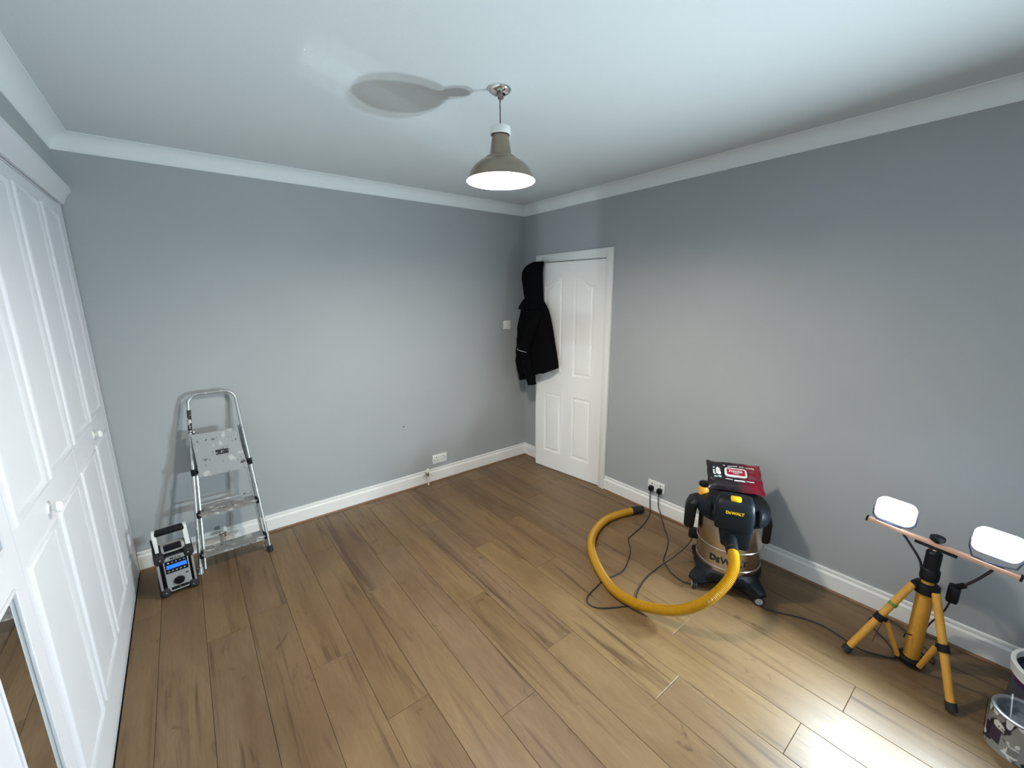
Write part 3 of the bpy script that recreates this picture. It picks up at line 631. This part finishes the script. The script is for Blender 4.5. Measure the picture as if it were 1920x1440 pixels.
# power cord: plug, loop over the floor under the hose, back up to the machine
def fl(*pts): return [V(x, y, z) for x, y, z in pts]
def plug(parent, y):
    b = MB(); b.loft([[V(-.009-d, y+x*s_, .190+z*s_) for x, z in rrect(.040, .044, .013)] for d, s_ in ((0, 1), (.012, 1.0), (.022, .92), (.026, .7))]); return b.build('plug', M_black, parent, world=True, ang=40)
pc = MB(); pc.tube(resample(spline(fl((-.028, -1.578, .172), (-.030, -1.580, .12), (-.040, -1.592, .045), (-.089, -1.625, .006), (-.263, -1.683, .005), (-.432, -1.711, .005), (-.503, -1.731, .005), (-.586, -1.81, .005), (-.694, -1.872, .005), (-.809, -1.917, .005), (-.896, -1.912, .005), (-.954, -1.897, .005), (-1.031, -1.908, .005),
    (-1.152, -1.932, .005), (-1.192, -1.976, .005), (-1.168, -2.036, .005), (-1.055, -2.111, .005), (-.996, -2.138, .005), (-.901, -2.088, .005), (-.765, -2.049, .005), (-.620, -2.04, .01), (-.50, -2.08, .06), (-.435, -2.13, .15), (-.415, -2.15, .225)), 8), .012), .0036, 8)
pcd = pc.build('power_cord', M_cable, vc, world=True); plug(pcd, -1.578)
# ------------------------------------------------------------------ pack of wipes on the vacuum
wp_c = V(-.318, -2.309, .628); lx_ = V(.55, -.83, -.02).normalized(); up_ = V(.135, .109, .088).normalized()
MW = frame_M(wp_c, lx_, up_)      # local x along the pack, y up the slope, z out
wp = thing('wipes_pack', 'crumpled black and red pack of cleaning wipes lying on the vacuum', 'wipes pack', wp_c)
pk = MB(); NX, NY = 34, 16; PWX, PWY = .292, .212
def psurf(u, v, top):
    x = (u-.5)*PWX; y = (v-.5)*PWY; e = (1-abs(2*u-1)**5)**.8*(1-abs(2*v-1)**4)**.5; hgt = .030*e
    wr_ = noise.noise(V(x*22, y*26, 3 if top else 9))*.006*(.4+abs(2*u-1))+noise.noise(V(x*55, y*40, 5))*.0018
    flare = 1-.10*(1-abs(2*u-1))*0; z = (hgt+wr_*(1 if top else .3))*(1 if top else -1)
    edge = abs(2*u-1)**8*.006*math.sin(v*19); y2 = y*(1+.07*abs(2*u-1)**6)
    return V(x, y2, z+edge)
vs = []; fs = []
for top in (1, 0):
    for i in range(NX+1):
        for j in range(NY+1): vs.append(MW @ psurf(i/NX, j/NY, top))
for top in (0, 1):
    o_ = top*(NX+1)*(NY+1)
    for i in range(NX):
        for j in range(NY): fs.append((o_+i*(NY+1)+j, o_+(i+1)*(NY+1)+j, o_+(i+1)*(NY+1)+j+1, o_+i*(NY+1)+j+1))
def wipes_mat():
    m = bpy.data.materials.new('printed_film'); m.use_nodes = True; nt = m.node_tree; n = nt.nodes; L = nt.links; b = n['Principled BSDF']
    tc = n.new('ShaderNodeTexCoord'); mp = n.new('ShaderNodeVectorMath'); mp.operation = 'DOT_PRODUCT'
    L.new(tc.outputs['Object'], mp.inputs[0]); mp.inputs[1].default_value = lx_
    # object coordinates are world coordinates here (mesh built in place)
    sb = n.new('ShaderNodeMath'); sb.operation = 'SUBTRACT'; sb.inputs[1].default_value = wp_c.dot(lx_); L.new(mp.outputs['Value'], sb.inputs[0])
    tn = n.new('ShaderNodeTexNoise'); tn.inputs['Scale'].default_value = 18; L.new(tc.outputs['Object'], tn.inputs['Vector'])
    md = n.new('ShaderNodeMath'); md.operation = 'MULTIPLY_ADD'; md.inputs[1].default_value = .05; L.new(tn.outputs['Fac'], md.inputs[0]); L.new(sb.outputs[0], md.inputs[2])
    r = n.new('ShaderNodeMapRange'); r.inputs[1].default_value = .035; r.inputs[2].default_value = .13; L.new(md.outputs[0], r.inputs[0])
    x = n.new('ShaderNodeMix'); x.data_type = 'RGBA'; x.inputs[6].default_value = srgb(34, 26, 32); x.inputs[7].default_value = srgb(150, 20, 50)
    L.new(r.outputs[0], x.inputs[0]); L.new(x.outputs[2], b.inputs['Base Color']); b.inputs['Roughness'].default_value = .28
    return m
pk.add(vs, fs); pk.build('packet', wipes_mat(), wp, world=True, ang=35)
def wlabel(x, y, z): return MW @ V(x, y, z)
def ph(x, y):
    u_ = min(.999, max(.001, x/PWX+.5)); y /= (1+.07*abs(2*u_-1)**6); v_ = min(.98, max(.02, y/PWY+.5)); return psurf(u_, v_, 1).z
def conform(b, off, sub=True):
    """local flat shapes in b (x, y) laid onto the packet's surface"""
    if sub:
        bmesh.ops.triangulate(b, faces=b.faces[:])
        for _ in range(4):
            es_ = [e for e in b.edges if e.calc_length() > .007]
            if not es_: break
            bmesh.ops.subdivide_edges(b, edges=es_, cuts=1); bmesh.ops.triangulate(b, faces=b.faces[:])
    for v in b.verts: v.co = MW @ V(v.co.x, v.co.y, ph(v.co.x, v.co.y)+off+max(0, v.co.z))
    return b
def polys(*ps):
    b = bmesh.new()
    for p_ in ps: b.faces.new([b.verts.new((x, y, 0)) for x, y in p_])
    return b
def tshift(b, dx, dy):
    for v in b.verts: v.co.x += dx; v.co.y += dy
    return b
def flatpoly(poly, z, th, name, m_, bev=0):
    b = MB(); b.prism([wlabel(x, y, z) for x, y in poly], (MW.to_3x3() @ V(0, 0, th))); return b.build(name, m_, wp, world=True, smooth=False)
fpz = .031
flatpoly([(x+.002, y+.006) for x, y in rrect(.118, .066, .018)], fpz-.004, .009, 'lid', M_white)
flatpoly([(x+.002, y+.008) for x, y in rrect(.096, .044, .006)], fpz+.005, .0010, 'lid_label', mat('crimson_print', srgb(168, 22, 56), .4))
M_wprint = mat('white_print', (.78, .78, .8), .4)
b = MB(); b.bm(text_bm('POWER', .021, .0003, .0008), frame_M(wlabel(.002, .012, fpz+.0064), lx_, up_)); b.bm(text_bm('WIPES', .010, .0003, .0003), frame_M(wlabel(.002, -.002, fpz+.0064), lx_, up_)); b.build('lettering', M_wprint, wp, world=True, smooth=False)
def decal(name, b, off, m_): MB().bm(conform(b, off)).build(name, m_, wp, world=True, smooth=False)
decal('logo_panel', polys([(-.120, -.046), (-.067, -.050), (-.067, .046), (-.120, .060)]), .0008, mat('dark_teal_print', (.010, .022, .026), .4))
decal('logo', polys([(x-.112, y+.040) for x, y in rrect(.009, .009, .0042)], [(-.117, .026), (-.109, .026), (-.109, -.004), (-.103, -.008), (-.103, -.015), (-.113, -.014), (-.117, -.006)],
    [(-.104, .010), (-.101, .030), (-.094, .042), (-.082, .030), (-.076, -.010), (-.084, -.018), (-.100, -.010)], [(-.113, -.026), (-.096, -.028), (-.096, -.036), (-.113, -.034)], [(-.092, -.022), (-.076, -.028), (-.078, -.038), (-.092, -.034)]), .0016, M_wprint)
decal('lettering', tshift(text_bm('WIPES', .017, 0, .0004), .082, .056), .0016, M_wprint)
for q_ in ([(-.056, -.046), (-.018, -.050), (-.018, -.045), (-.056, -.041)], [(-.010, -.054), (.046, -.056), (.046, -.046), (-.010, -.044)], [(.052, -.050), (.094, -.048), (.094, -.041), (.052, -.044)],
    [(-.060, .054), (-.050, .056), (-.052, .066), (-.060, .064)], [(-.036, .054), (.016, .056), (.016, .062), (-.036, .060)], [(.024, .055), (.050, .056), (.050, .062), (.024, .061)]): decal('printed_line', polys(q_), .0014, M_wprint)
M_badge = mat('dull_pink_print', srgb(120, 66, 80), .45)
decal('printed_badge', polys([(x+.084, y+.028) for x, y in rrect(.026, .024, .0118)]), .0010, M_badge); decal('printed_badge', polys([(x+.088, y-.014) for x, y in rrect(.046, .030, .005)]), .0010, M_badge)
# ------------------------------------------------------------------ twin work light on a tripod
TC = V(-.310, -3.163, 0)
wl_ = thing('work_light', 'twin headed work light glowing on a yellow tripod by the right wall', 'work light', TC)
MB().lathe([(0, .030), (.028, .030), (.030, .034), (.030, .405), (0, .405)], 28, c=(TC.x, TC.y, 0)).build('column', M_yellow, wl_, world=True, ang=30)
MB().lathe([(0, .014), (.042, .014), (.050, .020), (.050, .036), (.040, .042), (0, .042)], 24, c=(TC.x, TC.y, 0)).build('base_ring', M_black, wl_, world=True, ang=30)
MB().lathe([(.031, .375), (.042, .38), (.044, .40), (.044, .418), (.034, .425), (.024, .426)], 24, c=(TC.x, TC.y, 0)).build('collar', M_black, wl_, world=True, ang=30)
MB().lathe([(0, .42), (.022, .42), (.022, .450), (0, .450)], 20, c=(TC.x, TC.y, 0)).build('inner_tube', M_yellow, wl_, world=True)
MB().lathe([(0, .442), (.031, .444), (.033, .452), (.033, .490), (.029, .497), (.027, .500), (.027, .575), (.022, .582), (0, .583)], 24, c=(TC.x, TC.y, 0)).build('clamp_neck', M_black, wl_, world=True, ang=30)
feet = [V(-.470, -2.958, 0), V(-.498, -3.318, 0), V(-.055, -3.160, 0)]
for ft in feet:
    d = (ft-TC).normalized(); top = TC+d*.052+V(0, 0, .412); L_ = ft-top
    P = lambda t_: top+(ft+V(0, 0, .012)-top)*t_
    lg_ = MB().tube([P(.0), P(.93)], .0150, 14).build('leg', M_yellow, wl_, world=True)
    MB().tube([P(.93), P(1.0)], [.0185, .0195], 14).build('rubber_foot', M_rubber, lg_, world=True)
    k_ = MB(); k_.tube([P(.445), P(.515)], .0205, 14); q_ = P(.48)-d*.028+V(0, 0, -.012); k_.tube([P(.48), q_], .012, 10); k_.build('leg_clamp', M_black, lg_, world=True)
    k_ = MB(); k_.tube([q_+V(-d.y, d.x, 0)*.014, q_-V(-d.y, d.x, 0)*.014], .005, 8); k_.build('bolt', M_chrome, lg_, world=True)
    k_ = MB(); k_.tube([q_, TC+d*.052+V(0, 0, .030)], .0105, 10, flatten=.6); k_.build('strut', M_yellow, wl_, world=True)
    k_ = MB(); k_.tube([TC+d*.030+V(0, 0, .406), top+V(0, 0, .004)], .017, 10); k_.build('hinge_lug', M_black, wl_, world=True)
k_ = MB(); f0 = feet[0]; d = (f0-TC).normalized(); top = TC+d*.052+V(0, 0, .412); k_.tube([top.lerp(f0, .265), top.lerp(f0, .30)], .0172, 14); k_.build('tape_band', mat('green_tape', srgb(96, 130, 40), .6), wl_, world=True, label='green tape band')
k_ = MB(); k_.tube([TC+V(-.036, .010, .165), TC+V(-.052, .03, .170), TC+V(-.055, .032, .150)], .003, 6); k_.build('hook', M_black, wl_, world=True)
BX = -.315; bl, br = V(BX, -2.925, .640), V(BX, -3.405, .592)
bdv = (br-bl).normalized()
Mb = frame_M((bl+br)/2, bdv, (0, 0, 1)); Lb = (br-bl).length/2
MB().box((-Lb, -.009, -.011), (Lb, .009, .011), .003, Mb).build('crossbar', M_bar, wl_, world=True)
for s in (-1, 1):
    MB().box((s*Lb-.004, -.011, -.013), (s*Lb+.004, .011, .013), .002, Mb).build('bar_end_cap', M_black, wl_, world=True)
MB().box((-.068, -.020, -.018), (.068, -.011, .018), .003, Mb).build('bar_plate', M_black, wl_, world=True)
k_ = MB(); k_.lathe([(0, -.03), (.008, -.03), (.008, .016), (.022, .018), (.026, .024), (.025, .036), (.014, .042), (0, .043)], 18, M=Matrix.Translation((BX, -3.163, .617))); k_.build('clamp_knob', M_black, wl_, world=True, ang=30)
MB().tube([V(TC.x, TC.y, .57), V(BX, -3.163, .61)], .012, 10).build('top_stud', M_chrome, wl_, world=True)
TILT = math.radians(9); YAW = math.radians(11); nd = V(-math.cos(TILT)*math.cos(YAW), math.cos(TILT)*math.sin(YAW), math.sin(TILT))
M_house = mat('dark_lamp_housing', (.03, .035, .05), .5)
for (yy, zc) in ((-3.016, .712), (-3.328, .702)):
    hc = V(-.318, yy, zc); MH = frame_M(hc, (-math.sin(YAW), -math.cos(YAW), 0), V(0, 0, 1)-nd*nd.z)   # x right, y up, z out towards the room
    b = MB(); hw, hh = .066, .048
    def fr(w_, h_, z_, r_=.030): return [MH @ V(x, y, z_) for x, y in rrect(2*w_, 2*h_, r_)]
    b.loft([fr(hw*.7, hh*.7, -.050), fr(hw*.95, hh*.95, -.030), fr(hw, hh, -.010), fr(hw, hh, .006), fr(hw-.008, hh-.008, .006), fr(hw-.010, hh-.010, -.004)])
    hs = b.build('floodlight', M_house, wl_, world=True, ang=30)
    b = MB(); b.loft([fr(hw-.010, hh-.010, -.003, .026), fr(hw-.012, hh-.012, -.001, .026)]); b.build('led_panel', M_led, hs, world=True, smooth=False)
    b = MB(); b.loft([fr(hw+.004, hh+.004, -.012), fr(hw+.004, hh+.004, .008), fr(hw-.008, hh-.008, .0085), fr(hw-.008, hh-.008, -.012)], cap=False); b.build('added_glow_bezel', M_glow_rim, hs, world=True, ang=30)  # glowing rim added round the head to brighten the wall behind
    for q in range(6):
        b = MB(); b.box((-.045+q*.018-.0015, -.030, -.060), (-.045+q*.018+.0015, .030, -.030), 0, MH); b.build('cooling_fin', M_house, hs, world=True, smooth=False)
    bp_ = bl+bdv*((yy-bl.y)/bdv.y); b = MB()
    for s in (-1, 1): b.tube([hc+V(0, s*.073, 0), hc+V(0, s*.073, -.04), V(BX, yy+s*.060, bp_.z+.020), V(BX, yy+s*.02, bp_.z+.014)], .0035, 6)
    b.tube([V(BX, yy-.03, bp_.z+.013), V(BX, yy+.03, bp_.z+.013)], .005, 6); b.build('yoke', M_house, wl_, world=True)
    la = bpy.data.lights.new('led_glow', 'AREA'); la.shape = 'RECTANGLE'; la.size = .090; la.size_y = .062; la.energy = LED_W; la.color = LED_COL; la.spread = math.radians(164)
    lo = bpy.data.objects.new('led_glow', la); C.objects.link(lo); lo.matrix_world = MH @ Matrix.Translation((0, 0, .0095)) @ Matrix.Rotation(PI, 4, 'X')
    lo.parent = hs; lo.matrix_parent_inverse = wm(hs).inverted()
# cables of the light
MB().tube(spline([V(-.300, -3.03, .640), V(-.312, -3.075, .590), V(-.300, -3.122, .515), V(-.290, -3.135, .46)], 6), .005, 8).build('lamp_cable', M_cable, wl_, world=True)
jb = MB(); jb.box((-.285, -3.262, .355), (-.235, -3.222, .435), .010); jb.tube([V(-.262, -3.245, .43), V(-.270, -3.268, .455)], .012, 10); jb.build('junction_box', M_black, wl_, world=True)
MB().tube(spline([V(-.268, -3.262, .445), V(-.290, -3.30, .515), V(-.305, -3.33, .58)], 6), .0055, 8).build('lamp_cable', M_cable, wl_, world=True)
MB().tube(resample(spline([V(-.26, -3.24, .36), V(-.245, -3.225, .28), V(-.235, -3.19, .18), V(-.250, -3.175, .09), V(-.262, -3.20, .035), V(-.240, -3.235, .008), V(-.170, -3.215, .006), V(-.085, -3.117, .006), V(-.055, -3.07, .006), V(-.058, -3.017, .006), V(-.118, -2.976, .006), V(-.189, -3.012, .006), V(-.234, -3.062, .006), V(-.297, -3.105, .006), V(-.345, -3.11, .006),
     V(-.394, -3.023, .006), V(-.397, -2.973, .006), V(-.380, -2.915, .006), V(-.367, -2.833, .006), V(-.394, -2.745, .006), V(-.454, -2.639, .006), V(-.466, -2.568, .006), V(-.44, -2.47, .006), V(-.46, -2.35, .006), V(-.60, -2.24, .006), V(-.604, -2.146, .006), V(-.559, -2.064, .006), V(-.516, -2.015, .006), V(-.395, -1.963, .006), V(-.273, -1.899, .006), V(-.170, -1.805, .006), V(-.056, -1.703, .02), V(-.034, -1.66, .08), V(-.028, -1.651, .172)], 8), .012), .0034, 8).build('mains_cable', M_cable, wl_, world=True)
plug(bpy.data.objects['mains_cable'], -1.651)
# ------------------------------------------------------------------ paint tins at the right edge
M_tin = speckled('paint_smeared_tin', srgb(140, 140, 138), [(srgb(34, 30, 40), .57, 9, .0), (srgb(205, 205, 200), .60, 14, 0), (srgb(96, 90, 70), .68, 20, 0)], rough=.45, metal=.2, soft=.02, seed=11)
M_paint = mat('dried_white_paint', (.52, .52, .54), .5, bump=.6, bscale=40)
pt = thing('paint_tin', 'small open paint tin with white drips in front of the large bucket', 'paint tin', (-.512, -3.490, 0))
MB().lathe([(0, .003), (.080, .003), (.083, 0), (.084, .004), (.082, .008), (.082, .150), (.084, .154), (.082, .158)], 40).build('can', M_tin, pt, ang=40)
MB().lathe([(.083, .152), (.0855, .156), (.0855, .161), (.080, .164), (.073, .162), (.071, .156), (.0715, .150), (.079, .149)], 40).build('rim', mat('dull_tin_rim', (.30, .30, .32), .4, .6), pt, ang=60)
b = MB(); b.lathe([(.0785, .10), (.0785, .148)], 40); b.lathe([(0, .103), (.078, .104)], 40); b.build('paint', mat('grey_wet_paint', (.25, .27, .31), .3, var=.4, vscale=30), pt)
dp = MB()
for q in range(17):
    a = q*.38+.2*random.random()+1.4; ln = .012+.05*random.random()**1.6; w2 = .007+.008*random.random(); top_ = .158
    rg = []
    for i, (z, s_) in enumerate(((top_, 1.2), (top_-ln*.4, .9), (top_-ln*.8, .75), (top_-ln, .5), (top_-ln-.003, .1))):
        rg.append([V((.0835+.0020*(k_ < 3))*math.cos(a+t_*w2*s_/.083), (.0835+.0020*(k_ < 3))*math.sin(a+t_*w2*s_/.083), z) for k_, t_ in enumerate((-1, 0, 1, 0))])
    dp.loft([[V((.0825 if t_ == 9 else .0848)*math.cos(a+(0 if t_ == 9 else t_)*w2*s_/.083), (.0825 if t_ == 9 else .0848)*math.sin(a+(0 if t_ == 9 else t_)*w2*s_/.083), z) for t_ in (-1, 0, 1, 9)] for z, s_ in ((top_, 1.2), (top_-ln*.4, .9), (top_-ln*.8, .75), (top_-ln, .5), (top_-ln-.003, .1))])
dp.build('paint_drips', M_paint, pt)
b = MB(); b.loft([[V(-.035+x, .03+y*1, z) for x, y in ((-.017, -.002), (.017, -.002), (.017, .002), (-.017, .002))] for z in (.105, .215)]); b.v = [(v[0]+.25*(v[2]-.105), v[1]+.1*(v[2]-.105), v[2]) for v in b.v]; b.build('stirring_stick', M_paint, pt)
def curved_label(parent, rad, a0, a1, z0, z1, m_, name='label', n=10):
    vs = []; fs = []
    for i in range(n+1):
        a = a0+(a1-a0)*i/n
        for z in (z0, z1): vs.append(V(rad*math.cos(a), rad*math.sin(a), z))
    for i in range(n): fs.append((i*2, i*2+2, i*2+3, i*2+1))
    return MB().add(vs, fs).build(name, m_, parent)
av = math.atan2(-3.30+3.49, -2.77+.512)      # direction of the camera seen from the tin
curved_label(pt, .0824, av-.95, av-.50, .035, .095, mat('dark_purple_print', (.035, .02, .04), .5), 'dark_label')
curved_label(pt, .0824, av-.22, av+.10, .025, .055, mat('grey_print', (.20, .20, .19), .5), 'grey_label')
curved_label(pt, .0824, av+.42, av+.95, .010, .100, mat('navy_print', (.02, .022, .05), .5), 'navy_label')
bk = thing('paint_bucket', 'large white plastic paint bucket with dark lid area behind the small tin', 'bucket', (-.262, -3.583, 0))
bk['label'] = 'large white rimmed paint bucket with a purple stained side behind the small tin'
M_bkt = speckled('purple_stained_plastic', srgb(190, 186, 200), [(srgb(70, 40, 78), .50, 9, 0), (srgb(40, 20, 40), .60, 14, 0)], rough=.4, soft=.04, seed=21)
MB().lathe([(0, .004), (.118, .004), (.122, .0), (.124, .006), (.140, .195)], 48).build('tub', M_bkt, bk, ang=40)
MB().lathe([(.139, .180), (.145, .182), (.147, .190), (.147, .215), (.150, .219), (.150, .226), (.142, .230), (.136, .228), (.135, .200)], 48).build('rim', M_white, bk, ang=50)
MB().lathe([(.1365, .05), (.136, .200)], 48).build('inside_wall', mat('dark_bucket_inside', (.05, .055, .08), .5), bk)
MB().lathe([(0, .165), (.136, .166)], 48).build('paint', mat('dark_blue_grey_paint', (.06, .07, .10), .35, var=.3, vscale=20), bk)
